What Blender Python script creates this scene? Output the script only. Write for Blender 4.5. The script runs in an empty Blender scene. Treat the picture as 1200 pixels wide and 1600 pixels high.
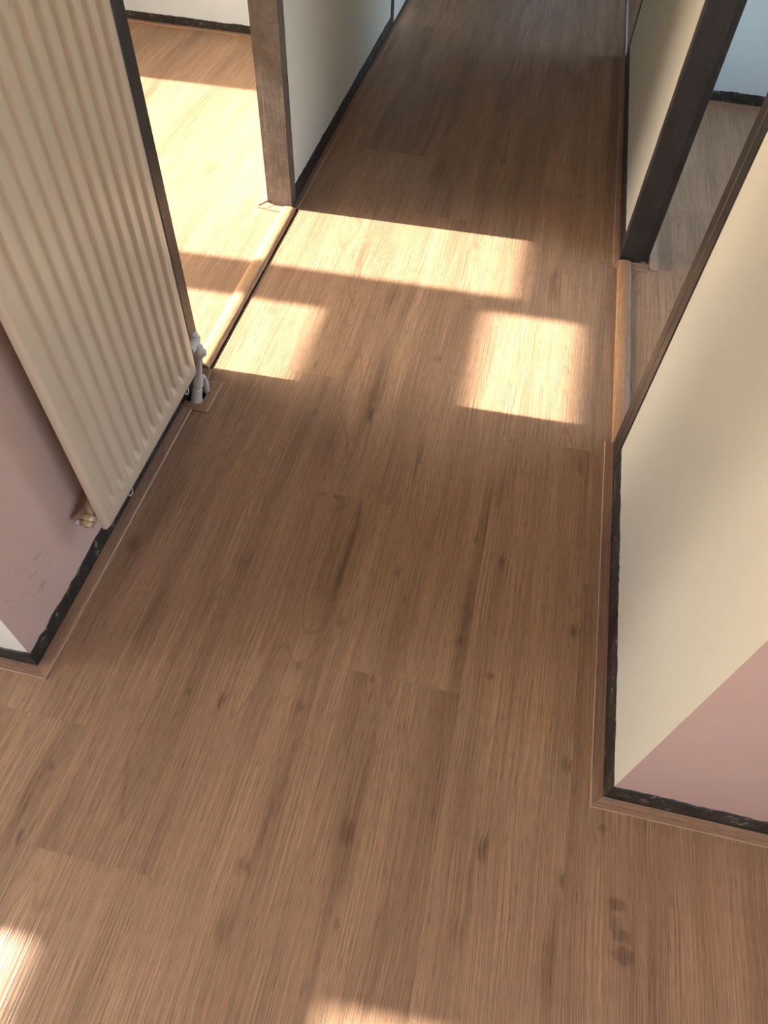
import bpy, math, random
from mathutils import Vector, Matrix, Quaternion

random.seed(7)
scene = bpy.context.scene
C = scene.collection

# ------------------------------------------------------------------ camera
F_PX, H = 1101.0, 1.5
RX = (0.97612767, 0.1930802, -0.09947264)      # world axes seen in image space (x right, y down, z ahead)
RY = (0.21413884, -0.77893002, 0.58941715)
RZ = (0.03632255, -0.59664735, -0.80168112)
cam_d = bpy.data.cameras.new('camera')
cam = bpy.data.objects.new('camera', cam_d); C.objects.link(cam)
cam_d.sensor_fit = 'VERTICAL'; cam_d.sensor_height = 36.0; cam_d.lens = F_PX / 1600.0 * 36.0
cam_d.clip_start = 0.02
m = Matrix(((RX[0], -RX[1], -RX[2], 0), (RY[0], -RY[1], -RY[2], 0), (RZ[0], -RZ[1], -RZ[2], H), (0, 0, 0, 1)))
cam.matrix_world = m
scene.camera = cam

# ------------------------------------------------------------------ light
SUN_DIR = Vector((1.0, 0.036, -0.49))
WX = -4.2                                       # glass plane of the outer wall on the left
world = bpy.data.worlds.new('world'); scene.world = world; world.use_nodes = True
wn = world.node_tree; wn.nodes.clear()
sky = wn.nodes.new('ShaderNodeTexSky'); sky.sky_type = 'NISHITA'; sky.sun_disc = False
sky.sun_elevation = math.atan(0.49); sky.sun_rotation = math.radians(-90); sky.air_density = 1.0; sky.dust_density = 2.0
bg = wn.nodes.new('ShaderNodeBackground'); bg.inputs['Strength'].default_value = 1.15
wo = wn.nodes.new('ShaderNodeOutputWorld')
hs = wn.nodes.new('ShaderNodeHueSaturation'); hs.inputs['Saturation'].default_value = 0.85    # hazy, thinly clouded sky
wn.links.new(sky.outputs[0], hs.inputs['Color']); wn.links.new(hs.outputs[0], bg.inputs[0]); wn.links.new(bg.outputs[0], wo.inputs[0])
sun_d = bpy.data.lights.new('sun', 'SUN'); sun_d.energy = 23.0; sun_d.angle = math.radians(0.6); sun_d.color = (1.0, 0.97, 0.92)
sun = bpy.data.objects.new('sun', sun_d); C.objects.link(sun)
sun.rotation_euler = SUN_DIR.to_track_quat('-Z', 'Y').to_euler(); sun.location = (-12, 0, 8)
vs = scene.view_settings
vs.view_transform = 'Standard'; vs.look = 'None'; vs.gamma = 1.0; vs.use_curve_mapping = False
vs.exposure = 0.55
cy = scene.cycles; cy.max_bounces = 7; cy.diffuse_bounces = 4; cy.glossy_bounces = 3; cy.caustics_reflective = False; cy.caustics_refractive = False

# ------------------------------------------------------------------ node helper
class NT:
    def __init__(s, name):
        s.mat = bpy.data.materials.new(name); s.mat.use_nodes = True
        s.t = s.mat.node_tree; s.b = s.t.nodes['Principled BSDF']
    def n(s, kind, **kw):
        nd = s.t.nodes.new('ShaderNode' + kind)
        for k, v in kw.items(): setattr(nd, k, v)
        return nd
    def put(s, sock, v):
        if isinstance(v, bpy.types.NodeSocket): s.t.links.new(v, sock)
        elif v is not None: sock.default_value = v
    def math(s, op, a, b=None, c=None, clamp=False):
        nd = s.n('Math', operation=op); nd.use_clamp = clamp
        s.put(nd.inputs[0], a); s.put(nd.inputs[1], b); s.put(nd.inputs[2], c)
        return nd.outputs[0]
    def vmath(s, op, a, b=None, c=None):
        nd = s.n('VectorMath', operation=op)
        s.put(nd.inputs[0], a); s.put(nd.inputs[1], b); s.put(nd.inputs[2], c)
        return nd.outputs['Value'] if op in ('LENGTH', 'DOT_PRODUCT') else nd.outputs['Vector']
    def xyz(s, x=0.0, y=0.0, z=0.0):
        nd = s.n('CombineXYZ'); s.put(nd.inputs[0], x); s.put(nd.inputs[1], y); s.put(nd.inputs[2], z); return nd.outputs[0]
    def sep(s, v):
        nd = s.n('SeparateXYZ'); s.put(nd.inputs[0], v); return nd.outputs
    def noise(s, vec, scale=1.0, detail=2.0, rough=0.5, dist=0.0):
        nd = s.n('TexNoise'); s.put(nd.inputs['Vector'], vec); nd.inputs['Scale'].default_value = scale
        nd.inputs['Detail'].default_value = detail; nd.inputs['Roughness'].default_value = rough; nd.inputs['Distortion'].default_value = dist
        return nd.outputs[0]
    def mr(s, v, a, b, c=0.0, d=1.0, kind='LINEAR'):
        nd = s.n('MapRange', interpolation_type=kind); s.put(nd.inputs[0], v)
        for i, q in enumerate((a, b, c, d)): s.put(nd.inputs[i + 1], q)
        return nd.outputs[0]
    def mix(s, fac, a, b, blend='MIX'):
        nd = s.n('Mix', data_type='RGBA', blend_type=blend); s.put(nd.inputs[0], fac); s.put(nd.inputs[6], a); s.put(nd.inputs[7], b); return nd.outputs[2]
    def ramp(s, v, stops):
        nd = s.n('ValToRGB'); s.put(nd.inputs[0], v); e = nd.color_ramp.elements
        while len(e) < len(stops): e.new(0.5)
        for q, (p, c) in zip(e, stops): q.position = p; q.color = (*c, 1)
        return nd.outputs[0]
    def bump(s, h, strength, dist):
        nd = s.n('Bump'); s.put(nd.inputs['Height'], h); nd.inputs['Strength'].default_value = strength; nd.inputs['Distance'].default_value = dist
        s.t.links.new(nd.outputs[0], s.b.inputs['Normal'])
    def fin(s, col=None, rough=None, metal=None, spec=None):
        s.put(s.b.inputs['Base Color'], col); s.put(s.b.inputs['Roughness'], rough); s.put(s.b.inputs['Metallic'], metal)
        s.put(s.b.inputs['Specular IOR Level'], spec)
        return s.mat

def lin(r, g, b):
    f = lambda c: (c / 255 / 12.92) if c / 255 <= 0.04045 else ((c / 255 + 0.055) / 1.055) ** 2.4
    return (f(r), f(g), f(b))
def L4(*c): return (*lin(*c), 1.0)

def floor_xy(px, py):                            # floor spot of a printed grain mark, measured in the photograph
    d = (px - 600.0, py - 800.0, F_PX)
    dot = lambda r: r[0] * d[0] + r[1] * d[1] + r[2] * d[2]
    t = -H / dot(RZ); return dot(RX) * t, dot(RY) * t

# ------------------------------------------------------------------ materials
# printed knots and dark heartwood streaks: (floor x, floor y, half width, half length, strength)
MARKS_PX = [
 (577,647,.016,.05,.9),(590,600,.03,.22,.55),(640,470,.03,.25,.45),(654,720,.008,.10,.7),(520,700,.04,.16,.35),(525,776,.010,.008,.8),
 (540,870,.010,.19,.6),(620,895,.010,.022,.6),(745,842,.012,.03,.6),(755,830,.018,.17,.5),(727,960,.022,.14,.6),(717,1000,.012,.028,.8),
 (712,1050,.02,.10,.45),(785,760,.010,.13,.55),(785,880,.010,.025,.7),(907,730,.014,.028,.6),(897,987,.014,.022,.6),(763,1055,.009,.014,.7),
 (535,972,.008,.018,.6),(470,1042,.008,.012,.6),(382,880,.02,.05,.35),(580,1062,.010,.010,.5),(542,1300,.020,.045,.95),(546,1300,.024,.22,.55),
 (567,1190,.010,.09,.4),(347,1095,.014,.022,.75),(295,1080,.008,.010,.6),(465,1105,.011,.022,.75),(440,1230,.010,.14,.5),(415,1290,.008,.08,.5),
 (75,1195,.008,.014,.6),(40,1250,.014,.12,.5),(35,1307,.006,.018,.7),(380,1352,.013,.018,.55),(350,1450,.018,.04,.45),(527,1442,.007,.014,.6),
 (885,1195,.011,.02,.6),(895,1115,.014,.06,.4),(750,1325,.014,.03,.65),(735,1400,.012,.12,.4),(875,1375,.010,.02,.6),(860,1490,.014,.12,.55),
 (720,1460,.018,.03,.45),(687,267,.03,.14,.6),(787,252,.014,.05,.5),(837,204,.012,.02,.5),(869,229,.012,.02,.5),(904,133,.04,.15,.45),
 (865,445,.022,.12,.6),(572,370,.007,.012,.5),(612,465,.022,.10,.6),(540,505,.007,.03,.5),(685,560,.014,.02,.55),(492,570,.008,.02,.5),
 (210,850,.02,.03,.6),(265,780,.03,.15,.35),(240,960,.03,.10,.35),(560,410,.012,.12,.35),(735,100,.05,.12,.45),(330,930,.012,.10,.35),
]
STAINS_PX = [(940,1294,.009,.010,.75),(964,1413,.015,.011,.75),(960,1445,.011,.013,.55),(972,1463,.015,.011,.8),(974,1494,.019,.014,.85)]

def gauss_sum(M, pos, marks, inner=0.0):
    tot = None
    for px, py, w, l, k in marks:
        x, y = floor_xy(px, py)
        v = M.vmath('MULTIPLY_ADD', pos, (1 / w / 1.5, 1 / l / 1.5, 0), (-x / w / 1.5, -y / l / 1.5, 0))
        g = M.mr(M.vmath('LENGTH', v), inner, 1.0, k, 0.0, 'SMOOTHERSTEP')
        tot = g if tot is None else M.math('MAXIMUM', tot, g)
    return tot

def oak(name, along='y', tint=(1, 1, 1), rough=0.40, marks=(), stains=(), base=1.0):
    M = NT(name)
    o = M.sep(M.n('TexCoord').outputs['Object'])
    x, y = (o[0], o[1]) if along == 'y' else (o[1], o[0])
    info = M.n('ObjectInfo')
    cs = M.n('SeparateColor'); M.t.links.new(info.outputs['Color'], cs.inputs[0])
    xs0 = M.math('MULTIPLY_ADD', cs.outputs[0], 61.0, x); ys = M.math('MULTIPLY_ADD', cs.outputs[1], 43.0, y); tone = cs.outputs[2]
    # slow wander of the grain, then broad bands, cathedral rings and brushed pores
    warp = M.noise(M.xyz(M.math('MULTIPLY', xs0, 4.0), M.math('MULTIPLY', ys, 1.1), 0), 1.0, 2)
    xs = M.math('ADD', xs0, M.math('MULTIPLY_ADD', warp, 0.05, -0.025))
    D = S = None
    if marks or stains:
        pos = M.n('NewGeometry').outputs['Position']
        wob = M.noise(M.vmath('MULTIPLY', pos, (30, 9, 0)), 1.0, 2)
        pos2 = M.vmath('ADD', pos, M.xyz(M.math('MULTIPLY_ADD', wob, 0.03, -0.015), 0, 0))
        if marks: D = gauss_sum(M, pos2, marks)
        if stains: S = gauss_sum(M, M.vmath('ADD', pos, M.xyz(M.math('MULTIPLY_ADD', M.noise(pos, 60, 2), .02, -.01), M.math('MULTIPLY_ADD', M.noise(pos, 80, 2), .02, -.01), 0)), stains, 0.35)
    xd = M.math('MULTIPLY_ADD', D, 0.010, xs) if D is not None else xs
    fine = M.noise(M.xyz(M.math('MULTIPLY', xd, 300.0), M.math('MULTIPLY', ys, 3.0), 0), 1.0, 3, 0.65)
    pores = M.noise(M.xyz(M.math('MULTIPLY', xd, 620.0), M.math('MULTIPLY', ys, 24.0), 3.0), 1.0, 2, 0.55)
    broad = M.noise(M.xyz(M.math('MULTIPLY', xs, 13.0), M.math('MULTIPLY', ys, 0.8), 0), 1.0, 3, 0.55)
    rings = M.noise(M.xyz(M.math('MULTIPLY', xd, 7.0), M.math('MULTIPLY', ys, 0.8), 11.0), 1.0, 1.0, 0.4)
    rg = M.math('PINGPONG', M.math('MULTIPLY', rings, 22.0), 0.5)
    ring = M.math('MULTIPLY', M.mr(rg, 0.0, 0.14, 1.0, 0.0, 'SMOOTHSTEP'), M.math('MULTIPLY', M.mr(rings, 0.50, 0.62), M.mr(fine, 0.35, 0.6)))
    t = M.math('ADD', broad, M.math('MULTIPLY_ADD', tone, 0.34, -0.17), clamp=True)
    col = M.ramp(t, [(0.18, lin(118, 92, 72)), (0.42, lin(148, 119, 95)), (0.60, lin(160, 130, 104)), (0.85, lin(178, 149, 121))])
    k1 = M.mr(fine, 0.38, 0.62, 0.74, 1.16); k2 = M.mr(pores, 0.36, 0.48, 0.70, 1.02)
    k = M.math('MULTIPLY', k1, k2)
    col = M.mix(1.0, col, M.xyz(k, k, k), 'MULTIPLY')
    col = M.mix(M.math('MULTIPLY', ring, 0.5), col, L4(96, 68, 48))
    if D is not None:
        col = M.mix(M.math('MULTIPLY', M.math('MULTIPLY', D, M.mr(fine, 0.3, 0.6, 1.0, 0.6)), 1.05, clamp=True), col, L4(70, 49, 35))
    if S is not None:
        col = M.mix(M.math('MULTIPLY', S, M.mr(fine, .3, .65, .8, .45)), col, L4(72, 52, 46))
    col = M.mix(1.0, col, (tint[0] * base, tint[1] * base, tint[2] * base, 1), 'MULTIPLY')
    bp = M.noise(M.xyz(M.math('MULTIPLY', xs0, 300.0), M.math('MULTIPLY', ys, 3.0), 0), 1.0, 2, 0.65)
    M.bump(bp, 0.75, 0.0017)
    return M.fin(col, M.mr(fine, 0.3, 0.7, rough + 0.10, rough - 0.05), 0.0, 0.5)

FLOOR_TINT = (1.13, 1.05, 0.955)
M_FLOOR = oak('oak_floor', tint=FLOOR_TINT)
M_STRIP_Y = oak('oak_strip_along', 'y', tint=(1.16, 1.08, 1.09))
M_STRIP_X = oak('oak_strip_across', 'x', tint=(1.16, 1.08, 1.09))
M_BAR = oak('oak_threshold', 'y', tint=(1.18, 1.02, 0.83), rough=0.4)
def plain(name, col, rough=0.5, bump=0.0, scale=200, metal=0.0, spec=0.5, vary=0.0):
    M = NT(name); tc = M.n('TexCoord').outputs['Object']; c = (*col, 1)
    if vary:
        v = M.mr(M.noise(tc, 3.0, 4), 0.3, 0.7, 1 - vary, 1 + vary); c = M.mix(1.0, c, M.xyz(v, v, v), 'MULTIPLY')
    if bump: M.bump(M.noise(tc, scale, 3), bump, 0.001)
    return M.fin(c, rough, metal, spec)

def wall_paint(name, col, marks=None):
    M = NT(name); pos = M.n('NewGeometry').outputs['Position']
    v = M.mr(M.noise(pos, 2.2, 3), 0.3, 0.7, 0.965, 1.035)
    c = M.mix(1.0, (*col, 1), M.xyz(v, v, v), 'MULTIPLY')
    sp = M.mr(M.noise(pos, 60, 1), 0.80, 0.83, 0, 0.3); c = M.mix(sp, c, (col[0] * .6, col[1] * .6, col[2] * .6, 1))
    if marks:
        for (y0, z0, ry, rz) in marks:           # pencil scribble low on the wall
            w = M.n('TexWave', wave_type='BANDS', bands_direction='DIAGONAL'); M.put(w.inputs['Vector'], pos)
            w.inputs['Scale'].default_value = 11; w.inputs['Distortion'].default_value = 7; w.inputs['Detail'].default_value = 2; w.inputs['Detail Scale'].default_value = 1.6
            ln = M.mr(w.outputs['Fac'], 0.90, 0.99, 0, 1)
            q = M.vmath('MULTIPLY_ADD', pos, (0, 1 / ry, 1 / rz), (0, -y0 / ry, -z0 / rz))
            ms = M.mr(M.vmath('LENGTH', q), 0.5, 1.0, 1.0, 0.0)
            br = M.mr(M.noise(pos, 45, 2), 0.45, 0.62, 0, 1)
            c = M.mix(M.math('MULTIPLY', M.math('MULTIPLY', ln, ms), M.math('MULTIPLY', br, 0.35)), c, L4(90, 78, 74))
    M.bump(M.noise(pos, 160, 3), 0.12, 0.002)
    return M.fin(c, 0.75, 0, 0.3)

M_WHITE = wall_paint('white_wall_paint', lin(206, 200, 184))
M_COOL = wall_paint('cool_white_wall_paint', lin(210, 219, 222))
M_PINK = wall_paint('pink_wall_paint', lin(190, 157, 144), [(0.60, 0.20, 0.09, 0.11)])
M_CEIL = plain('ceiling_white', lin(236, 234, 228), 0.85)

def black_paint(name, base, chip, rough, amount):
    M = NT(name); pos = M.n('NewGeometry').outputs['Position']
    n1 = M.noise(pos, 55, 5, 0.65); n2 = M.noise(pos, 14, 3)
    c = M.mix(M.mr(n2, 0.35, 0.7), (*base, 1), (base[0] * 2.2, base[1] * 2.1, base[2] * 2.0, 1))
    f = M.math('MULTIPLY', M.mr(n1, 0.66 - amount, 0.72 - amount), M.mr(n2, 0.42, 0.58))
    c = M.mix(f, c, (*chip, 1))
    M.bump(n1, 0.5, 0.003)
    return M.fin(c, M.mr(n1, 0.3, 0.7, rough - .08, rough + .2), 0, 0.5)
M_BLACK = black_paint('black_plinth_paint', lin(30, 27, 24), lin(128, 118, 102), 0.45, 0.09)

def steel(name, c0, c1, wear, scuff):
    M = NT(name); pos = M.n('NewGeometry').outputs['Position']
    st = M.vmath('MULTIPLY', pos, (90, 90, 14)); n1 = M.noise(st, 1.0, 4, 0.7); n2 = M.noise(pos, 9, 3); n3 = M.noise(pos, 240, 2); n4 = M.noise(pos, 30, 4, .7)
    c = M.mix(M.mr(n2, .3, .7), (*c0, 1), (*c1, 1))
    c = M.mix(M.math('MULTIPLY', M.mr(n4, .40, .75), wear * .3), c, (*scuff, 1))
    sc = M.math('MULTIPLY', M.mr(n1, .64, .70), M.mr(n2, .46, .60)); c = M.mix(M.math('MULTIPLY', sc, .4 + .3 * wear), c, (*scuff, 1))
    dots = M.math('MULTIPLY', M.mr(n3, .68 - .05 * wear, .76 - .05 * wear), M.mr(n2, .4, .6)); c = M.mix(M.math('MULTIPLY', dots, .4 + .3 * wear), c, (*scuff, 1))
    M.bump(M.math('ADD', n1, M.math('MULTIPLY', n3, .4)), .35 + .3 * wear, .002)
    return M.fin(c, M.mr(n1, .3, .7, .30, .5), 0, .5)
M_STEEL = steel('brown_black_steel_paint', lin(36, 30, 27), lin(50, 42, 37), 0.1, lin(150, 142, 128))
M_STEEL_SUNLIT = steel('sunlit_scuffed_steel_paint', lin(82, 73, 66), lin(96, 87, 79), 0.6, lin(168, 160, 148))  # lighter base stands in for grazing sun on the far jamb; scuffs are wear

M_RAD = plain('cream_radiator_enamel', lin(188, 167, 144), 0.22, 0.02, 90, spec=0.6, vary=0.02)
M_VALVE = plain('white_painted_valve', lin(184, 175, 165), 0.45, 0.25, 120, vary=0.06)
M_NUT = plain('paint_flecked_brass', lin(176, 148, 116), 0.4, 0.35, 150, metal=0.35, vary=0.15)
M_DARK = plain('dark_void', lin(22, 18, 16), 0.9)
M_SUB = plain('dark_subfloor', lin(40, 30, 24), 0.9, vary=0.1)
M_ALU = plain('brushed_aluminium', lin(206, 204, 206), 0.5, metal=0.1)
M_DOORW = plain('white_door_paint', lin(228, 226, 214), 0.4)
M_UPVC = plain('white_window_frame', lin(238, 238, 236), 0.35)
M_GROUND = plain('pale_paving', lin(165, 158, 148), 0.9, vary=0.08)
M = NT('clear_glass'); t = M.t
tr = M.n('BsdfTransparent'); gl = M.n('BsdfGlossy'); gl.inputs['Roughness'].default_value = 0.0
fr = M.n('Fresnel'); fr.inputs[0].default_value = 1.35
mx = M.n('MixShader'); t.links.new(fr.outputs[0], mx.inputs[0]); t.links.new(tr.outputs[0], mx.inputs[1]); t.links.new(gl.outputs[0], mx.inputs[2])
t.links.new(mx.outputs[0], t.nodes['Material Output'].inputs[0]); M_GLASS = M.mat
M_TINT = M_GLASS.copy(); M_TINT.name = 'tinted_glass'; [nd for nd in M_TINT.node_tree.nodes if nd.type == 'BSDF_TRANSPARENT'][0].inputs[0].default_value = (.30, .32, .35, 1)

# ------------------------------------------------------------------ mesh helpers
class MB:
    def __init__(s): s.v = []; s.f = []; s.mi = []
    def poly(s, vs, faces, mi=0):
        o = len(s.v); s.v += [tuple(v) for v in vs]
        for f in faces: s.f.append(tuple(o + i for i in f)); s.mi.append(mi)
    def box(s, x0, x1, y0, y1, z0, z1, mi=0, sides=None):
        sides = sides or {}
        vs = [(x0, y0, z0), (x1, y0, z0), (x1, y1, z0), (x0, y1, z0), (x0, y0, z1), (x1, y0, z1), (x1, y1, z1), (x0, y1, z1)]
        o = len(s.v); s.v += vs
        for key, f in (('-z', (3, 2, 1, 0)), ('+z', (4, 5, 6, 7)), ('-y', (0, 1, 5, 4)), ('+x', (1, 2, 6, 5)), ('+y', (2, 3, 7, 6)), ('-x', (3, 0, 4, 7))):
            s.f.append(tuple(o + i for i in f)); s.mi.append(sides.get(key, mi))
    def prism(s, pts, z0, z1, cham=None, mi=0):  # vertical prism over a plan polygon (counter-clockwise)
        n = len(pts); o = len(s.v)
        s.v += [(x, y, z0) for x, y in pts] + [(x, y, z1) for x, y in pts]
        s.f.append(tuple(o + i for i in reversed(range(n)))); s.mi.append(mi)
        s.f.append(tuple(o + n + i for i in range(n))); s.mi.append(mi)
        for i in range(n):
            j = (i + 1) % n; s.f.append((o + i, o + j, o + n + j, o + n + i)); s.mi.append(mi)
    def lathe(s, p0, p1, prof, seg=20, mi=0):    # prof: (fraction along p0-p1, radius)
        p0 = Vector(p0); p1 = Vector(p1); ax = (p1 - p0); q = ax.normalized().to_track_quat('Z', 'Y'); o = len(s.v)
        for tt, r in prof:
            for k in range(seg):
                a = 2 * math.pi * k / seg
                s.v.append(tuple(p0 + ax * tt + q @ Vector((r * math.cos(a), r * math.sin(a), 0))))
        for i in range(len(prof) - 1):
            for k in range(seg):
                k2 = (k + 1) % seg
                s.f.append((o + i * seg + k, o + i * seg + k2, o + (i + 1) * seg + k2, o + (i + 1) * seg + k)); s.mi.append(mi)
        s.f.append(tuple(o + k for k in reversed(range(seg)))); s.mi.append(mi)
        e = o + (len(prof) - 1) * seg; s.f.append(tuple(e + k for k in range(seg))); s.mi.append(mi)
    def tube(s, pts, r, seg=14, mi=0):
        pts = [Vector(p) for p in pts]; fine = []
        for i in range(len(pts) - 1):            # Catmull-Rom through the points
            a = pts[max(i - 1, 0)]; b = pts[i]; c_ = pts[i + 1]; d = pts[min(i + 2, len(pts) - 1)]
            for k in range(6):
                u = k / 6
                fine.append(0.5 * ((2 * b) + (c_ - a) * u + (2 * a - 5 * b + 4 * c_ - d) * u * u + (3 * b - a - 3 * c_ + d) * u ** 3))
        fine.append(pts[-1]); o = len(s.v); n = len(fine)
        up = Vector((0.31, 0.2, 0.93)).normalized(); rr = r if callable(r) else (lambda u: r)
        for i, p in enumerate(fine):
            tg = (fine[min(i + 1, n - 1)] - fine[max(i - 1, 0)]).normalized()
            sd = tg.cross(up).normalized() if abs(tg.dot(up)) < .98 else tg.cross(Vector((1, 0, 0))).normalized()
            nm = sd.cross(tg)
            for k in range(seg):
                a = 2 * math.pi * k / seg; s.v.append(tuple(p + (sd * math.cos(a) + nm * math.sin(a)) * rr(i / (n - 1))))
        for i in range(n - 1):
            for k in range(seg):
                k2 = (k + 1) % seg; s.f.append((o + i * seg + k, o + i * seg + k2, o + (i + 1) * seg + k2, o + (i + 1) * seg + k)); s.mi.append(mi)
        s.f.append(tuple(o + k for k in reversed(range(seg)))); s.mi.append(mi)
        s.f.append(tuple(o + (n - 1) * seg + k for k in range(seg))); s.mi.append(mi)
    def build(s, name, mats, parent=None, smooth=False, loc=None, bevel=0.0):
        me = bpy.data.meshes.new(name)
        vv = s.v if loc is None else [(a - loc[0], b - loc[1], c_ - loc[2]) for a, b, c_ in s.v]
        me.from_pydata(vv, [], s.f); me.update()
        for mt in (mats if isinstance(mats, (list, tuple)) else [mats]): me.materials.append(mt)
        for p, i in zip(me.polygons, s.mi): p.material_index = i; p.use_smooth = bool(smooth)
        ob = bpy.data.objects.new(name, me); C.objects.link(ob)
        if loc is not None: ob.location = loc
        if parent is not None:
            ob.parent = parent
            base = Vector((0, 0, 0)); up = parent
            while up is not None: base += up.location; up = up.parent
            ob.location = Vector(loc or (0, 0, 0)) - base
        if smooth == 'auto':
            me.set_sharp_from_angle(angle=math.radians(35))
        if bevel:
            b = ob.modifiers.new('bevel', 'BEVEL'); b.width = bevel; b.segments = 2; b.limit_method = 'ANGLE'
        ob.color = (random.random(), random.random(), random.random(), 1)
        return ob

def tag(o, label, cat=None, group=None, kind=None):
    o['label'] = label
    if cat: o['category'] = cat
    if group: o['group'] = group
    if kind: o['kind'] = kind
    return o
def struct(o, label=None):
    o['kind'] = 'structure'
    if label: o['label'] = label
    return o
def empty(name, loc):
    o = bpy.data.objects.new(name, None); C.objects.link(o); o.location = loc; o.empty_display_size = 0.1; return o

# ------------------------------------------------------------------ plan
ZC = 2.6
XL, XR = -0.85, 0.414                            # hall faces of the left and right walls
WT = 0.095                                       # partition thickness
YC = 0.500                                       # outer corners where the hall opens to the front room
DY0, DY1 = 1.515, 2.445                          # clear opening of both doorways
JN, JF = 0.090, 0.060                            # widths of the near and far frame faces in the hall
YLB, YRB = 3.987, 3.925                          # back walls of the left and right room
XW0, XW1 = WX - 0.06, WX + 0.14                  # outer wall on the left
XE = 2.25                                         # outer wall on the right
YS, YN = -3.0, 8.4                               # front-room back wall, hall end wall
DH = 2.03                                        # door head height
W, P = 0, 1                                      # material slots: white, pink

# outside ground and ceiling
b = MB(); b.box(-60, 60, -60, 60, -0.6, -0.5)
struct(b.build('ground', M_GROUND), 'pale paved ground outside the windows')
b = MB(); b.box(XW0 - .1, XE + .3, YS - .3, YN + .3, ZC, ZC + .15)
struct(b.build('ceiling', M_CEIL), 'plain white ceiling above the hall and rooms')

def wall(name, boxes, label, mats=None):
    b = MB()
    for bx in boxes: b.box(*bx[:6], 0, bx[6] if len(bx) > 6 else None)
    return struct(b.build(name, mats or [M_WHITE, M_PINK]), label)
wall('wall_left', [(XL - WT, XL, YC + .0, DY0 - JN + .02, -.01, ZC, {'+x': P}), (XL - WT, XL, DY0 - JN + .02, DY1 + JF - .02, ZC - .09, ZC, {})],
     'pink wall behind the radiator on the left of the hall')
wall('wall_left_return', [(XW1, XL - WT, YC, YC + .1, -.01, ZC)], 'white wall running left from the outer corner below the radiator')
wall('wall_left_far', [(XL - WT, XL, DY1 + JF - .02, 4.286, -.01, ZC), (XL - WT, XL, 4.286, 5.25, DH + .04, ZC), (XL - WT, XL, 5.25, YN, -.01, ZC)],
     'cream white hall wall beyond the sunlit doorway on the left')
wall('wall_left_back', [(XW1, XL - WT, YLB, YLB + .1, -.01, ZC)], 'white back wall of the sunny room on the left', [M_COOL])
wall('wall_right', [(XR, XR + WT, YC, DY0 - JN + .02, -.01, ZC, {'-y': P}), (XR, XR + WT, DY0 - JN + .02, DY1 + JF - .02, ZC - .09, ZC, {})],
     'white hall wall in the right foreground')
wall('wall_right_return', [(XR + WT, XE, YC, YC + .1, -.01, ZC, {'-y': P})], 'pink wall running right from the foreground corner')
wall('wall_right_far', [(XR, XR + WT, DY1 + JF - .02, 4.301, -.01, ZC), (XR, XR + WT, 4.301, 5.3, ZC - .09, ZC), (XR, XR + WT, 5.3, YN, -.01, ZC)],
     'white hall wall beyond the doorway on the right')
wall('wall_right_back', [(XR + WT, XE, YRB, YRB + .1, -.01, ZC)], 'bluish white back wall of the room on the right', [M_COOL])
EX0, EX1, EZ0, EZ1 = -0.62, 0.30, 0.25, 1.50     # low window at the far end of the hall
wall('wall_end', [(XL - WT, EX0, YN, YN + .2, -.01, ZC), (EX1, XE, YN, YN + .2, -.01, ZC), (EX0, EX1, YN, YN + .2, EZ1, ZC), (EX0, EX1, YN, YN + .2, -.01, EZ0)],
     'white end wall of the hall')
# outer walls with window openings
O1 = (0.64, 3.33, 0.84, 2.27); O2 = (-2.36, -0.06, 0.84, 2.27)
wall('wall_outer_left', [(XW0, XW1, YS, O2[0], -.01, ZC), (XW0, XW1, O2[1], O1[0], -.01, ZC), (XW0, XW1, O1[1], YLB + .1, -.01, ZC),
     (XW0, XW1, O2[0], O2[1], -.01, O2[2]), (XW0, XW1, O2[0], O2[1], O2[3], ZC), (XW0, XW1, O1[0], O1[1], -.01, O1[2]), (XW0, XW1, O1[0], O1[1], O1[3], ZC)],
     'outer wall with the windows that let the sun in')
R1 = (0.8, 3.8, 0.3, 2.45); R2 = (-2.7, -0.1, 0.4, 2.45); R3 = (4.3, 6.9, 0.3, 2.45)
wall('wall_outer_right', [(XE, XE + .2, YS, R2[0], -.01, ZC), (XE, XE + .2, R2[1], R1[0], -.01, ZC), (XE, XE + .2, R1[1], R3[0], -.01, ZC), (XE, XE + .2, R3[1], YN + .2, -.01, ZC), (XE, XE + .2, R3[0], R3[1], -.01, R3[2]), (XE, XE + .2, R3[0], R3[1], R3[3], ZC),
     (XE, XE + .2, R2[0], R2[1], -.01, R2[2]), (XE, XE + .2, R2[0], R2[1], R2[3], ZC), (XE, XE + .2, R1[0], R1[1], -.01, R1[2]), (XE, XE + .2, R1[0], R1[1], R1[3], ZC)],
     'outer wall of the rooms on the right')
B1 = (-3.3, 0.2, 1.05, 2.3)
wall('wall_rear', [(XW0, B1[0], YS - .2, YS, -.01, ZC), (B1[1], XE + .2, YS - .2, YS, -.01, ZC), (B1[0], B1[1], YS - .2, YS, -.01, B1[2]), (B1[0], B1[1], YS - .2, YS, B1[3], ZC)],
     'rear wall of the front room')

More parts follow.
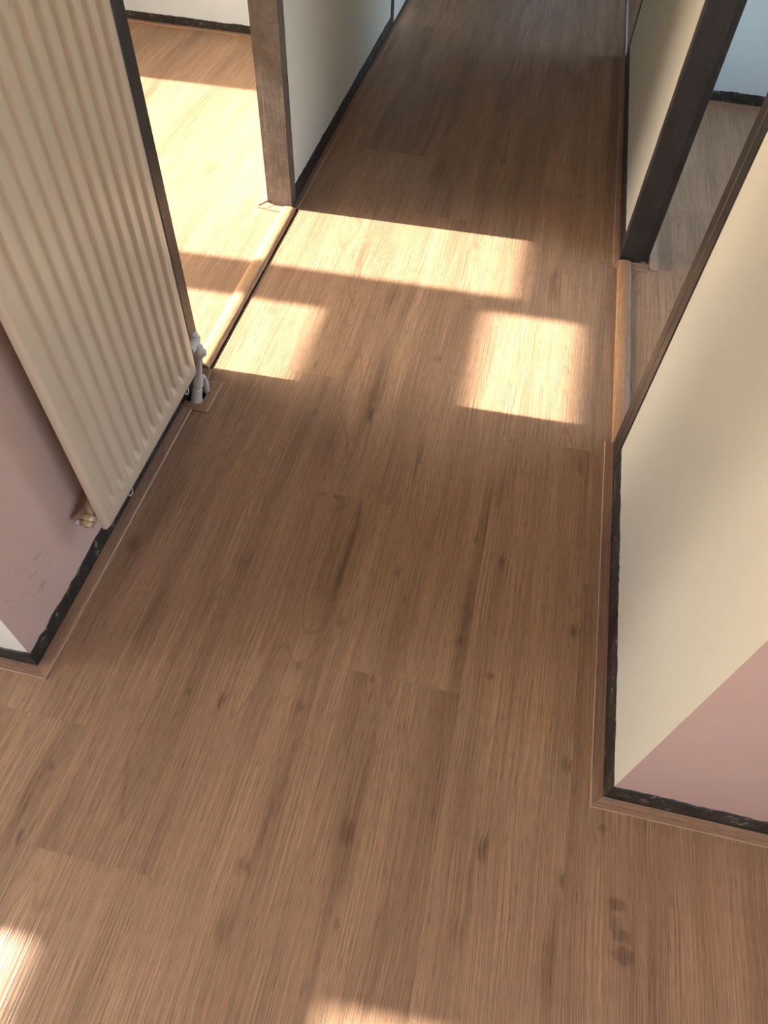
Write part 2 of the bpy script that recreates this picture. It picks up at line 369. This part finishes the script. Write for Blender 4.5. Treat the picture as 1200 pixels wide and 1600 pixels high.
# ------------------------------------------------------------------ windows
def window_x(name, xc, members, panes, label):
    root = struct(empty(name, (xc, (members[0][1] + members[0][2]) / 2, members[0][3])), label)
    for nm, y0, y1, z0, z1 in members:
        b = MB(); b.box(xc - .035, xc + .035, y0, y1, z0, z1); b.build(nm, M_UPVC, root)
    for y0, y1, z0, z1 in panes:
        b = MB(); b.box(xc - .004, xc + .004, y0 - .005, y1 + .005, z0 - .005, z1 + .005); b.build('pane', M_GLASS, root)
    return root
MU0, MU1 = 1.757, 1.962
window_x('window_1', WX, [('sill_rail', .64, 3.33, .84, .90), ('side_stile', .64, .70, .90, 2.27), ('side_stile', 3.27, 3.33, .90, 2.27),
    ('mullion', MU0, MU1, .90, 1.79), ('mullion', 1.865, MU1, 1.79, 2.27), ('head_rail', .70, 1.865, 2.21, 2.27), ('head_rail', MU1, 3.27, 2.10, 2.27), ('transom', .70, 1.865, 1.79, 2.03)],
    [(.70, MU0, .90, 1.79), (.70, 1.865, 2.03, 2.21), (MU1, 3.27, .90, 2.10)], 'white window of the sunny room on the left')
window_x('window_2', WX, [('sill_rail', -2.36, -.06, .84, .90), ('side_stile', -2.36, -2.30, .90, 2.27), ('side_stile', -.12, -.06, .90, 2.27),
    ('mullion', -1.3, -1.15, .90, 2.27), ('head_rail', -2.30, -1.3, 2.21, 2.27), ('head_rail', -1.15, -.12, 2.21, 2.27),
    ('transom', -2.30, -1.3, 1.78, 2.02), ('transom', -1.15, -.12, 1.78, 2.02)],
    [(-2.30, -1.3, .90, 1.78), (-2.30, -1.3, 2.02, 2.21), (-1.15, -.12, .90, 1.78), (-1.15, -.12, 2.02, 2.21)], 'white window of the front room')
for nm, r, lb in (('window_3', R1, 'white window of the room on the right'), ('window_4', R2, 'unseen white window added on the right of the front room for light'), ('window_7', R3, 'unseen white window added in the far room on the right to light the hall')):  # front-room and far-room windows here are unseen, added to let in light
    ym = (r[0] + r[1]) / 2
    window_x(nm, XE + .1, [('sill_rail', r[0], r[1], r[2], r[2] + .06), ('head_rail', r[0], r[1], r[3] - .06, r[3]), ('side_stile', r[0], r[0] + .06, r[2] + .06, r[3] - .06),
        ('side_stile', r[1] - .06, r[1], r[2] + .06, r[3] - .06), ('mullion', ym - .04, ym + .04, r[2] + .06, r[3] - .06)],
        [(r[0] + .06, ym - .04, r[2] + .06, r[3] - .06), (ym + .04, r[1] - .06, r[2] + .06, r[3] - .06)], lb)
def window_y(name, yc, x0, x1, z0, z1, n, label, glass=None):
    root = struct(empty(name, ((x0 + x1) / 2, yc, z0)), label)
    def mem(nm, a, b_, c_, d): q = MB(); q.box(a, b_, yc - .035, yc + .035, c_, d); q.build(nm, M_UPVC, root)
    mem('sill_rail', x0, x1, z0, z0 + .06); mem('head_rail', x0, x1, z1 - .06, z1)
    step = (x1 - x0 - .06) / n
    for i in range(n + 1): mem('stile', x0 + i * step, x0 + i * step + .06, z0 + .06, z1 - .06)
    for i in range(n):
        q = MB(); q.box(x0 + i * step + .055, x0 + (i + 1) * step + .005, yc - .004, yc + .004, z0 + .055, z1 - .055); q.build('pane', glass or M_GLASS, root)
window_y('window_5', YS - .1, *B1, 4, 'unseen wide white window added at the rear of the front room for light')  # unseen rear window, added and sized for fill light
window_y('window_6', YN + .1, EX0, EX1, EZ0, EZ1, 1, 'tinted window closing the far end of the hall', M_TINT)

# ------------------------------------------------------------------ floor of separate planks
PW, PL = 0.256, 1.417
floor = MB(); floor.box(XW0, XE + .2, YS - .2, YN + .2, -.05, -.006)
floor = struct(floor.build('floor', M_SUB), 'oak look plank floor running through hall and rooms')
JOINT = {0: .648, -1: 1.13, 1: 1.457, -2: .154, 2: 1.005, -5: 2.69 - PL}   # measured end joints, by column (0 = x -.168 .. .088)
PIPE_HOLE = (-0.846, -0.794, 1.36, 1.432)
SLOTS = [(-.883, -.8215, DY0 - .01, DY1 + .01), (.4035, .4535, DY0 - .01, DY1 + .01), PIPE_HOLE]
rp = random.Random(3)
TONE = {(0, 0): .45, (0, 1): .42, (-1, 0): .5, (-1, 1): .38, (1, 0): .5, (1, 1): .75, (2, 0): .45, (2, 1): .2, (-2, 0): .40, (-2, 1): .62, (-1, -1): .5, (-2, -1): .5}
for col_i in range(-16, 14):
    x0 = -.168 + PW * col_i; x1 = x0 + PW
    j = JOINT.get(col_i, rp.uniform(0, PL))
    k0 = math.floor((YS - j) / PL); k1 = math.ceil((YN - j) / PL)
    for k in range(k0, k1):
        y0 = max(j + k * PL, YS); y1 = min(j + (k + 1) * PL, YN)
        if x1 < XW1 or x0 > XE or y1 - y0 < .02: continue
        if not (-2.75 < (x0 + x1) / 2 < 2.1 and y1 > -.9): continue
        g = .0001; rects = [(x0 + g, x1 - g, y0 + g, y1 - g)]
        for sx0, sx1, sy0, sy1 in SLOTS:
            nr = []
            for a, b_, c_, d in rects:
                if b_ <= sx0 or a >= sx1 or d <= sy0 or c_ >= sy1: nr.append((a, b_, c_, d)); continue
                if c_ < sy0: nr.append((a, b_, c_, sy0))
                if d > sy1: nr.append((a, b_, sy1, d))
                lo, hi = max(c_, sy0), min(d, sy1)
                if a < sx0: nr.append((a, sx0, lo, hi))
                if b_ > sx1: nr.append((sx1, b_, lo, hi))
            rects = nr
        pb = MB()
        for r in rects: pb.box(*r, -.005, 0, 1, {'+z': 0})       # printed top, dark core at the edges
        mk = [q for q in MARKS_PX if x0 - .004 < floor_xy(*q[:2])[0] < x1 + .004 and y0 - q[3] < floor_xy(*q[:2])[1] < y1 + q[3]]
        sn = [q for q in STAINS_PX if x0 - .03 < floor_xy(*q[:2])[0] < x1 + .03 and y0 - .03 < floor_xy(*q[:2])[1] < y1 + .03]
        mat = oak('oak_floor_knots', tint=FLOOR_TINT, marks=mk, stains=sn) if mk or sn else M_FLOOR
        o = pb.build('plank', [mat, M_SUB], floor, loc=((x0 + x1) / 2, (y0 + y1) / 2, 0))
        o.color = (rp.random(), rp.random(), TONE.get((col_i, k), rp.uniform(.25, .75)), 1)
rest = MB()                                      # plain floor of the parts of the rooms that the photograph does not reach
rest.box(XW1, -2.98, -.9, YLB, -.006, -.0005); rest.box(2.137, XE, -.9, YN, -.006, -.0005); rest.box(XW1, XE, YS, -.9, -.006, -.0005)
o = rest.build('plank_field', M_FLOOR, floor); o['kind'] = 'stuff'

# ------------------------------------------------------------------ black painted plinths with ragged top edge
def plinth(name, p0, p1, h, nrm, label, t=.004, rag=.006, seed=0):
    r = random.Random(seed); p0 = Vector((*p0, 0)); p1 = Vector((*p1, 0)); L = (p1 - p0).length; n = max(4, int(L / .012)); nv = Vector((*nrm, 0)) * t
    b = MB(); o = 0; hh = []
    cur = 0
    for i in range(n + 1):
        cur = cur * .75 + r.uniform(-1, 1) * rag * .5
        hh.append(h + cur + (r.uniform(0, rag) if r.random() < .12 else 0))
    for i in range(n + 1):
        p = p0.lerp(p1, i / n); z = hh[i]
        tt = nv * r.uniform(.75, 1.25)
        b.v += [tuple(p), tuple(p + nv), tuple(p + tt + Vector((0, 0, z * .55))), tuple(p + nv * .8 + Vector((0, 0, z - .002))), tuple(p + Vector((0, 0, z)))]
    for i in range(n):
        a = i * 5
        for q in range(4): b.f.append((a + q, a + 5 + q, a + 6 + q, a + 1 + q)); b.mi.append(0)
        b.f.append((a + 4, a + 9, a + 5, a)); b.mi.append(0)
    b.f.append((0, 1, 2, 3, 4)); b.mi.append(0); e = n * 5; b.f.append((e + 4, e + 3, e + 2, e + 1, e)); b.mi.append(0)
    return struct(b.build(name, M_BLACK), label)
E_ = .0045
plinth('baseboard_left', (XL, YC - E_), (XL, DY0 - JN - .001), .050, (1, 0), 'black painted plinth band under the radiator', seed=1)
plinth('baseboard_left_return', (XL + E_, YC), (-2.2, YC), .056, (0, -1), 'black painted plinth band on the wall left of the radiator corner', seed=2)
plinth('baseboard_right', (XR, DY0 - JN - .001), (XR, YC - E_), .066, (-1, 0), 'black painted plinth band on the white foreground wall', rag=.004, seed=3)
plinth('baseboard_right_return', (XR - E_, YC), (2.4, YC), .064, (0, -1), 'chipped black plinth band under the pink foreground wall', rag=.008, seed=4)
plinth('baseboard_left_far', (XL, DY1 + JF + .001), (XL, 4.345), .062, (1, 0), 'black plinth band along the far left hall wall', rag=.003, seed=5)
plinth('baseboard_right_far', (XR, 4.299), (XR, DY1 + JF + .001), .062, (-1, 0), 'black plinth band along the far right hall wall', rag=.003, seed=6)
plinth('baseboard_left_back', (XL - WT, YLB), (XW1, YLB), .042, (0, -1), 'black plinth band on the back wall of the sunny room', rag=.002, seed=7)
plinth('baseboard_right_back', (XE, YRB), (XR + WT, YRB), .048, (0, -1), 'black plinth band on the back wall of the right room', rag=.003, seed=8)

# ------------------------------------------------------------------ flat oak strips along the walls
TRIM_N = [0]
M_EDGE = plain('strip_edge', lin(176, 144, 122), 0.45)
def strip(inner0, inner1, outer1, outer0, label, mat, parent=None, name=None, t=.0055):
    """plan quad; outer edge (outer0-outer1) gets a small chamfer"""
    c = .0016
    i0, i1, o1, o0 = [Vector(p) for p in (inner0, inner1, outer1, outer0)]
    d0 = (i0 - o0).normalized() * c; d1 = (i1 - o1).normalized() * c
    vs = [(*i0, .0), (*i1, .0), (*o1, .0), (*o0, .0), (*o1, t - c), (*o0, t - c), (*(o1 + d1), t), (*(o0 + d0), t), (*i1, t), (*i0, t)]
    fs = [(0, 3, 2, 1), (3, 5, 4, 2), (5, 7, 6, 4), (7, 9, 8, 6), (9, 0, 1, 8), (0, 9, 7, 5, 3), (1, 2, 4, 6, 8)]
    b = MB(); b.poly(vs, fs); b.mi[2] = 1
    if name is None:
        TRIM_N[0] += 1; name = 'trim_%d' % TRIM_N[0]
    cx = sum(v[0] for v in vs) / len(vs); cy = sum(v[1] for v in vs) / len(vs)
    o = b.build(name, [mat, M_EDGE], parent, loc=(cx, cy, 0.0002))
    if parent is None: struct(o, label)
    me = o.data                                   # make normals consistent whatever the winding
    import bmesh
    bm = bmesh.new(); bm.from_mesh(me); bmesh.ops.recalc_face_normals(bm, faces=bm.faces); bm.to_mesh(me); bm.free()
    return o
SL = XL + .005; SR = XR - .005; SYN = YC - .005
SLO, SRO, SYO = -.814, .383, .470
strip((SL, SYN), (SL, 1.331), (SLO, 1.331), (SLO, SYO), 'flat oak floor strip below the radiator', M_STRIP_Y)
strip((-2.2, SYN), (SL, SYN), (SLO, SYO), (-2.2, SYO), 'flat oak floor strip left of the radiator corner', M_STRIP_X)
strip((SR, SYN), (SR, 1.503), (SRO, 1.503), (SRO, SYO), 'flat oak floor strip along the white foreground wall', M_STRIP_Y)
strip((SR, SYN), (2.4, SYN), (2.4, SYO), (SRO, SYO), 'flat oak floor strip under the pink foreground wall', M_STRIP_X)
strip((SL, 2.432), (SL, 4.34), (-.822, 4.34), (-.822, 2.452), 'flat oak floor strip along the far left hall wall', M_STRIP_Y)
strip((SR, 2.385), (SR, 4.325), (.386, 4.325), (.386, 2.405), 'flat oak floor strip along the far right hall wall', M_STRIP_Y)
strip((XL - WT - .01, YLB - .004), (XW1, YLB - .004), (XW1, YLB - .030), (XL - WT - .01, YLB - .030), 'flat oak floor strip at the back wall of the sunny room', M_STRIP_X)
strip((XR + WT + .01, YRB - .004), (XE, YRB - .004), (XE, YRB - .030), (XR + WT + .01, YRB - .030), 'flat oak floor strip at the back wall of the right room', M_STRIP_X)
# short pieces round the feet of the frames
strip((-.915, 2.443), (-.878, 2.443), (-.872, 2.410), (-.936, 2.410), 'small mitred oak strip at the foot of the left door frame', M_STRIP_X)
strip((-.948, 2.458), (-.917, 2.445), (-.937, 2.416), (-.974, 2.416), 'small oak strip end beside the left door frame foot', M_STRIP_X)
strip((-.951, 2.47), (-.951, YLB - .03), (-.976, YLB - .03), (-.976, 2.43), 'oak strip on the room side of the left partition', M_STRIP_Y)
strip((.4555, 2.432), (.513, 2.432), (.513, 2.394), (.4555, 2.394), 'small oak strip at the foot of the right door frame', M_STRIP_X)
strip((.518, 2.407), (.518, YRB - .03), (.545, YRB - .03), (.545, 2.407), 'oak strip on the room side of the right partition', M_STRIP_Y)
# mitred surround of the heating pipes
box_tr = struct(empty('trim_14', (-.80, 1.395, 0)), 'mitred oak strip surround of the radiator pipes')
TRIM_N[0] = 14
strip((-.794, 1.360), (-.794, 1.432), (-.766, 1.461), (-.766, 1.331), '', M_STRIP_Y, box_tr, 'strip_piece')
strip((-.846, 1.360), (-.794, 1.360), (-.766, 1.331), (-.846, 1.331), '', M_STRIP_X, box_tr, 'strip_piece')
strip((-.846, 1.432), (-.794, 1.432), (-.766, 1.461), (-.846, 1.461), '', M_STRIP_X, box_tr, 'strip_piece')
strip((SL, 1.462), (SL, 1.506), (-.820, 1.506), (-.812, 1.462), 'short oak strip between pipe surround and door frame', M_STRIP_Y)

# ------------------------------------------------------------------ steel door frames
def frame(name, xh, xr, label, y0=DY0, y1=DY1, jn=JN, jf=JF, mat=None):
    """xh hall face, xr room face; stepped steel profile (rebate on the room side)"""
    root = struct(empty(name, ((xh + xr) / 2, (y0 + y1) / 2, 0)), label)
    s = 1 if xr > xh else -1; xs = xr - s * .026; st = .015
    xi = xh + s * .012
    for nm, yy, dr, w in (('jamb', y0, -1, jn), ('jamb', y1, 1, jf)):
        pts = [(xh, yy), (xs, yy), (xs, yy + dr * st), (xr, yy + dr * st), (xr, yy + dr * w * .9), (xi, yy + dr * w * .9), (xi, yy + dr * w), (xh, yy + dr * w),
               (xh, yy + dr * w * .56), (xh + s * .0015, yy + dr * w * .54), (xh + s * .0015, yy + dr * w * .52), (xh, yy + dr * w * .5)]
        area = sum(pts[i][0] * pts[(i + 1) % len(pts)][1] - pts[(i + 1) % len(pts)][0] * pts[i][1] for i in range(len(pts)))
        if area < 0: pts.reverse()
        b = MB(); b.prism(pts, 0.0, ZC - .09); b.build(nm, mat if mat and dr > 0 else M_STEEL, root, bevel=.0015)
    b = MB(); lo, hi = min(xh, xr), max(xh, xr); b.box(lo, hi, y0 - .004, y1 + .004, DH, DH + .05); b.build('head', M_STEEL, root, bevel=.0015)
    xm = (xh + xr) / 2; b = MB(); b.box(xm - .003, xm + .003, y0 - .01, y1 + .01, DH + .045, ZC - .085); b.build('added_fanlight_pane', M_GLASS, root)  # unseen glass above the door head, added to light the hall
    return root
frame('door_1', XL + .004, XL - WT - .003, 'dark steel frame of the sunlit doorway on the left', mat=M_STEEL_SUNLIT)
frame('door_2', XR - .004, XR + WT + .004, 'dark steel frame of the doorway on the right')
# far left: closed white door in a dark frame
d3 = struct(empty('door_3', (XL, 4.8, 0)), 'closed white door at the far left of the hall')
b = MB(); b.box(XL - WT, XL + .003, 4.285, 4.352, 0, DH); b.build('jamb', M_STEEL, d3)
b = MB(); b.box(XL - WT, XL + .004, 5.235, 5.25, 0, DH); b.build('jamb', M_STEEL, d3)
b = MB(); b.box(XL - WT, XL + .003, 4.285, 5.25, DH, DH + .045); b.build('head', M_STEEL, d3)
b = MB(); b.box(XL - .038, XL + .004, 4.355, 5.232, .016, DH - .004); b.build('leaf', M_DOORW, d3, bevel=.002)
b = MB(); b.box(XL - .03, XL + .004, 4.352, 5.235, 0, .006); b.build('gap_shade', M_DARK, d3)  # dark strip stands in for the shade under the leaf
# far right: open doorway with thin dark frame and a metal floor profile
d4 = struct(empty('door_4', (XR, 4.8, 0)), 'thin dark frame of the doorway at the far right of the hall')
b = MB(); b.box(XR - .003, XR + WT, 4.300, 4.345, 0, ZC - .09); b.build('jamb', M_STEEL, d4)
b = MB(); b.box(XR - .002, XR + WT, 5.28, 5.3, 0, ZC - .09); b.build('jamb', M_STEEL, d4)
b = MB(); b.box(XR - .002, XR + WT, 4.345, 5.28, DH, DH + .045); b.build('head', M_STEEL, d4)
b = MB(); b.box(XR + .04, XR + .046, 4.34, 5.285, DH + .04, ZC - .085); b.build('added_fanlight_pane', M_GLASS, d4)  # unseen glass over the far doorway, also added for hall light

# ------------------------------------------------------------------ thresholds
def threshold(name, x0, x1, y0, y1, hgt, label, mat):
    n = 14; xc = (x0 + x1) / 2; hw = (x1 - x0) / 2; b = MB(); sec = [(x0, -.0055)]
    for i in range(n + 1):
        a = math.pi * (1 - i / n); sec.append((xc + hw * math.cos(a) , max(0.0, hgt * math.sin(a) ** .75)))
    sec.append((x1, -.0055)); m_ = len(sec)
    for yy in (y0, y1): b.v += [(x, yy, z) for x, z in sec]
    for i in range(m_):
        j = (i + 1) % m_; b.f.append((i, j, m_ + j, m_ + i)); b.mi.append(0)
    b.f.append(tuple(range(m_))); b.mi.append(0); b.f.append(tuple(m_ + i for i in reversed(range(m_)))); b.mi.append(0)
    o = b.build(name, mat, smooth='auto', loc=(xc, (y0 + y1) / 2, 0))
    return tag(o, label, 'threshold', 'rounded oak thresholds in the doorways')
threshold('threshold_bar', -.8825, -.8285, DY0 - .005, DY1 - .005, .013, 'rounded oak threshold bar lying in sunlight across the left doorway', M_BAR)
threshold('threshold_bar', .4037, .4533, DY0 - .010, DY1 - .012, .013, 'rounded oak threshold bar in the shaded doorway on the right', M_BAR)
b = MB(); b.prism([(.408, 4.346), (.416, 4.346), (.416, 5.279), (.408, 5.279)], 0, .004)
tag(b.build('floor_profile', M_ALU), 'thin bright metal floor profile in the far right doorway', 'floor profile')

# ------------------------------------------------------------------ radiator
RXF = XL + .085; RY0, RY1, RZ0, RZ1 = .785, 1.330, .157, 1.16; RT = .019
rad = tag(empty('radiator', (RXF - RT, (RY0 + RY1) / 2, 0)), 'cream ribbed panel radiator hanging on the pink wall', 'radiator')
pitch = .0450; g0 = .835; NG = 11
def rad_depth(y, z):
    d = 0.0
    for k in range(NG):
        u = abs(y - (g0 + k * pitch)) / .0135
        if u < 1: d = max(d, min(1.0, (1 - u) * 2.1))
    zz = min(1.0, max(0.0, (z - (RZ0 + .042)) / .020)) * min(1.0, max(0.0, (RZ1 - .045 - z) / .020))
    return -.0105 * (d * d * (3 - 2 * d)) * zz
ys = {RY0, RY0 + .002, RY0 + .006, RY0 + .011, RY1 - .011, RY1 - .006, RY1 - .002, RY1}
for k in range(NG):
    c0 = g0 + k * pitch
    for q in (-.0135, -.0115, -.0095, -.0080, -.0070, 0, .0070, .0080, .0095, .0115, .0135): ys.add(c0 + q)
    ys.add(c0 + pitch / 2)
ys = sorted(y for y in ys if RY0 <= y <= RY1)
zs = [RZ0, RZ0 + .002, RZ0 + .006, RZ0 + .011, RZ0 + .03] + [RZ0 + .042 + .020 * i / 8 for i in range(9)] + [RZ0 + .1 + (RZ1 - RZ0 - .2) * i / 6 for i in range(7)] + \
     [RZ1 - .065 + .020 * i / 8 for i in range(9)] + [RZ1 - .03, RZ1 - .011, RZ1 - .006, RZ1 - .002, RZ1]
def edge_round(y, z):
    r = .011; ey = max(0, r - min(y - RY0, RY1 - y)); ez = max(0, r - min(z - RZ0, RZ1 - z)); e = min(r, math.hypot(ey, ez))
    return -(r - math.sqrt(max(0, r * r - e * e))) * .75
b = MB(); ny, nz = len(ys), len(zs)
for z in zs:
    for y in ys: b.v.append((RXF + rad_depth(y, z) + edge_round(y, z), y, z))
for i in range(nz - 1):
    for j in range(ny - 1): b.f.append((i * ny + j, i * ny + j + 1, (i + 1) * ny + j + 1, (i + 1) * ny + j)); b.mi.append(0)
rim = [(0, j) for j in range(ny)] + [(i, ny - 1) for i in range(1, nz)] + [(nz - 1, j) for j in range(ny - 2, -1, -1)] + [(i, 0) for i in range(nz - 2, 0, -1)]
o0 = len(b.v)
for i, j in rim: b.v.append((RXF - RT, ys[j], zs[i]))
n = len(rim)
for q in range(n):
    q2 = (q + 1) % n; b.f.append((rim[q][0] * ny + rim[q][1], o0 + q, o0 + q2, rim[q2][0] * ny + rim[q2][1])); b.mi.append(0)
b.f.append(tuple(o0 + q for q in reversed(range(n)))); b.mi.append(0)
b.build('panel', M_RAD, rad, smooth='auto')
# header bosses and wall brackets behind the panel
for yy in (RY0 + .028, RY1 - .028):
    for zz in (RZ0 + .045, RZ1 - .045):
        q = MB(); q.lathe((RXF - RT - .022, yy, zz), (RXF - RT + .002, yy, zz), [(0, .014), (.2, .019), (1, .021)], 20); q.build('header_boss', M_RAD, rad, smooth='auto')
for yy in (RY0 + .13, RY1 - .13):
    q = MB(); q.box(XL, XL + .004, yy - .015, yy + .015, RZ0 + .06, RZ1 - .06); q.box(XL + .004, RXF - RT, yy - .013, yy - .010, RZ0 + .10, RZ0 + .13); q.box(XL + .004, RXF - RT, yy - .013, yy - .010, RZ1 - .16, RZ1 - .12)
    q.build('wall_bracket', M_VALVE, rad)
# wire hooks peeping out under the bottom edge
for yy in (.905, 1.262):
    q = MB(); xx = RXF - .012
    q.tube([(xx + .004, yy - .010, RZ0 + .006), (xx + .007, yy - .011, RZ0 - .006), (xx + .007, yy - .005, RZ0 - .014), (xx + .006, yy + .005, RZ0 - .014), (xx + .004, yy + .011, RZ0 - .006), (xx, yy + .010, RZ0 + .006)], .0016, 8)
    q.build('bracket_hook', M_VALVE, rad, smooth='auto')
# drain plug at the near lower corner
pa, pb_ = Vector((-.803, .822, .218)), Vector((-.803, .764, .186)); pd = (pb_ - pa).normalized()
q = MB(); q.lathe(pa, pb_, [(0, .0145), (.40, .0145), (.44, .0125), (.56, .0125), (.58, .0180), (.62, .0192), (.74, .0192), (.78, .0180), (.79, .0140), (.82, .0150), (.95, .0145), (1, .0120)], 24)
plug = q.build('drain_plug', M_NUT, rad, smooth='auto'); plug['label'] = 'paint-flecked brass drain plug'
q = MB(); q.lathe(pb_ - pd * .001, pb_ + pd * .0012, [(0, .0062), (1, .0062)], 16); q.build('socket', M_DARK, plug)
q = MB(); q.lathe(pb_ - pd * .010 + Vector((-.008, 0, 0)), pb_ - pd * .006 + Vector((-.026, 0, .004)), [(0, .0050), (.5, .0045), (.55, .0075), (.95, .0070), (1, .005)], 14); q.build('vent_nipple', M_VALVE, plug, smooth='auto')
# valve and pipes at the far lower corner
vx = -.79
q = MB(); q.lathe((vx, RY1 - .015, .212), (vx, 1.412, .212), [(0, .010), (.35, .010), (.37, .0155), (.58, .0155), (.6, .013), (.85, .0145), (1, .010)], 22)
valve = q.build('valve', M_VALVE, rad, smooth='auto'); valve['label'] = 'white painted radiator valve'
q = MB(); q.lathe((vx - .003, 1.398, .240), (vx, 1.404, .145), [(0, .008), (.08, .0125), (.30, .0135), (.36, .011), (.55, .0120), (.62, .0165), (.78, .0170), (.86, .014), (1, .010)], 22); q.build('valve_body', M_VALVE, valve, smooth='auto')
q = MB(); q.lathe((vx, 1.400, .165), (vx + .020, 1.408, .163), [(0, .012), (.4, .0125), (.8, .011), (1, .008)], 20); q.build('lockshield_cap', M_VALVE, valve, smooth='auto')
q = MB(); q.tube([(vx, 1.404, .155), (-.797, 1.392, .10), (-.803, 1.382, .065), (-.810, 1.372, .03), (-.812, 1.370, -.004)], .0085, 16); q.build('pipe', M_VALVE, rad, smooth='auto')
q = MB(); q.lathe((-.799, 1.388, .080), (-.811, 1.371, .018), [(0, .0095), (.1, .0135), (.42, .0140), (.46, .0105), (.56, .0105), (.6, .0140), (1, .0155)], 22); nut = q.build('compression_nut', M_VALVE, rad, smooth='auto')
q = MB(); q.lathe((-.811, 1.371, .020), (-.813, 1.369, -.004), [(0, .015), (.5, .0165), (1, .019)], 22); q.build('collar', M_VALVE, rad, smooth='auto')
q = MB(); q.tube([(-.800, 1.392, .070), (-.797, 1.404, .072), (-.796, 1.413, .055), (-.798, 1.415, .025), (-.80, 1.415, -.004)], .0065, 12); q.build('pipe', M_VALVE, rad, smooth='auto')
q = MB(); q.lathe((-.797, 1.4145, .045), (-.800, 1.4155, .005), [(0, .007), (.15, .0095), (.5, .0095), (.55, .0085), (1, .010)], 16); q.build('compression_nut', M_VALVE, rad, smooth='auto')
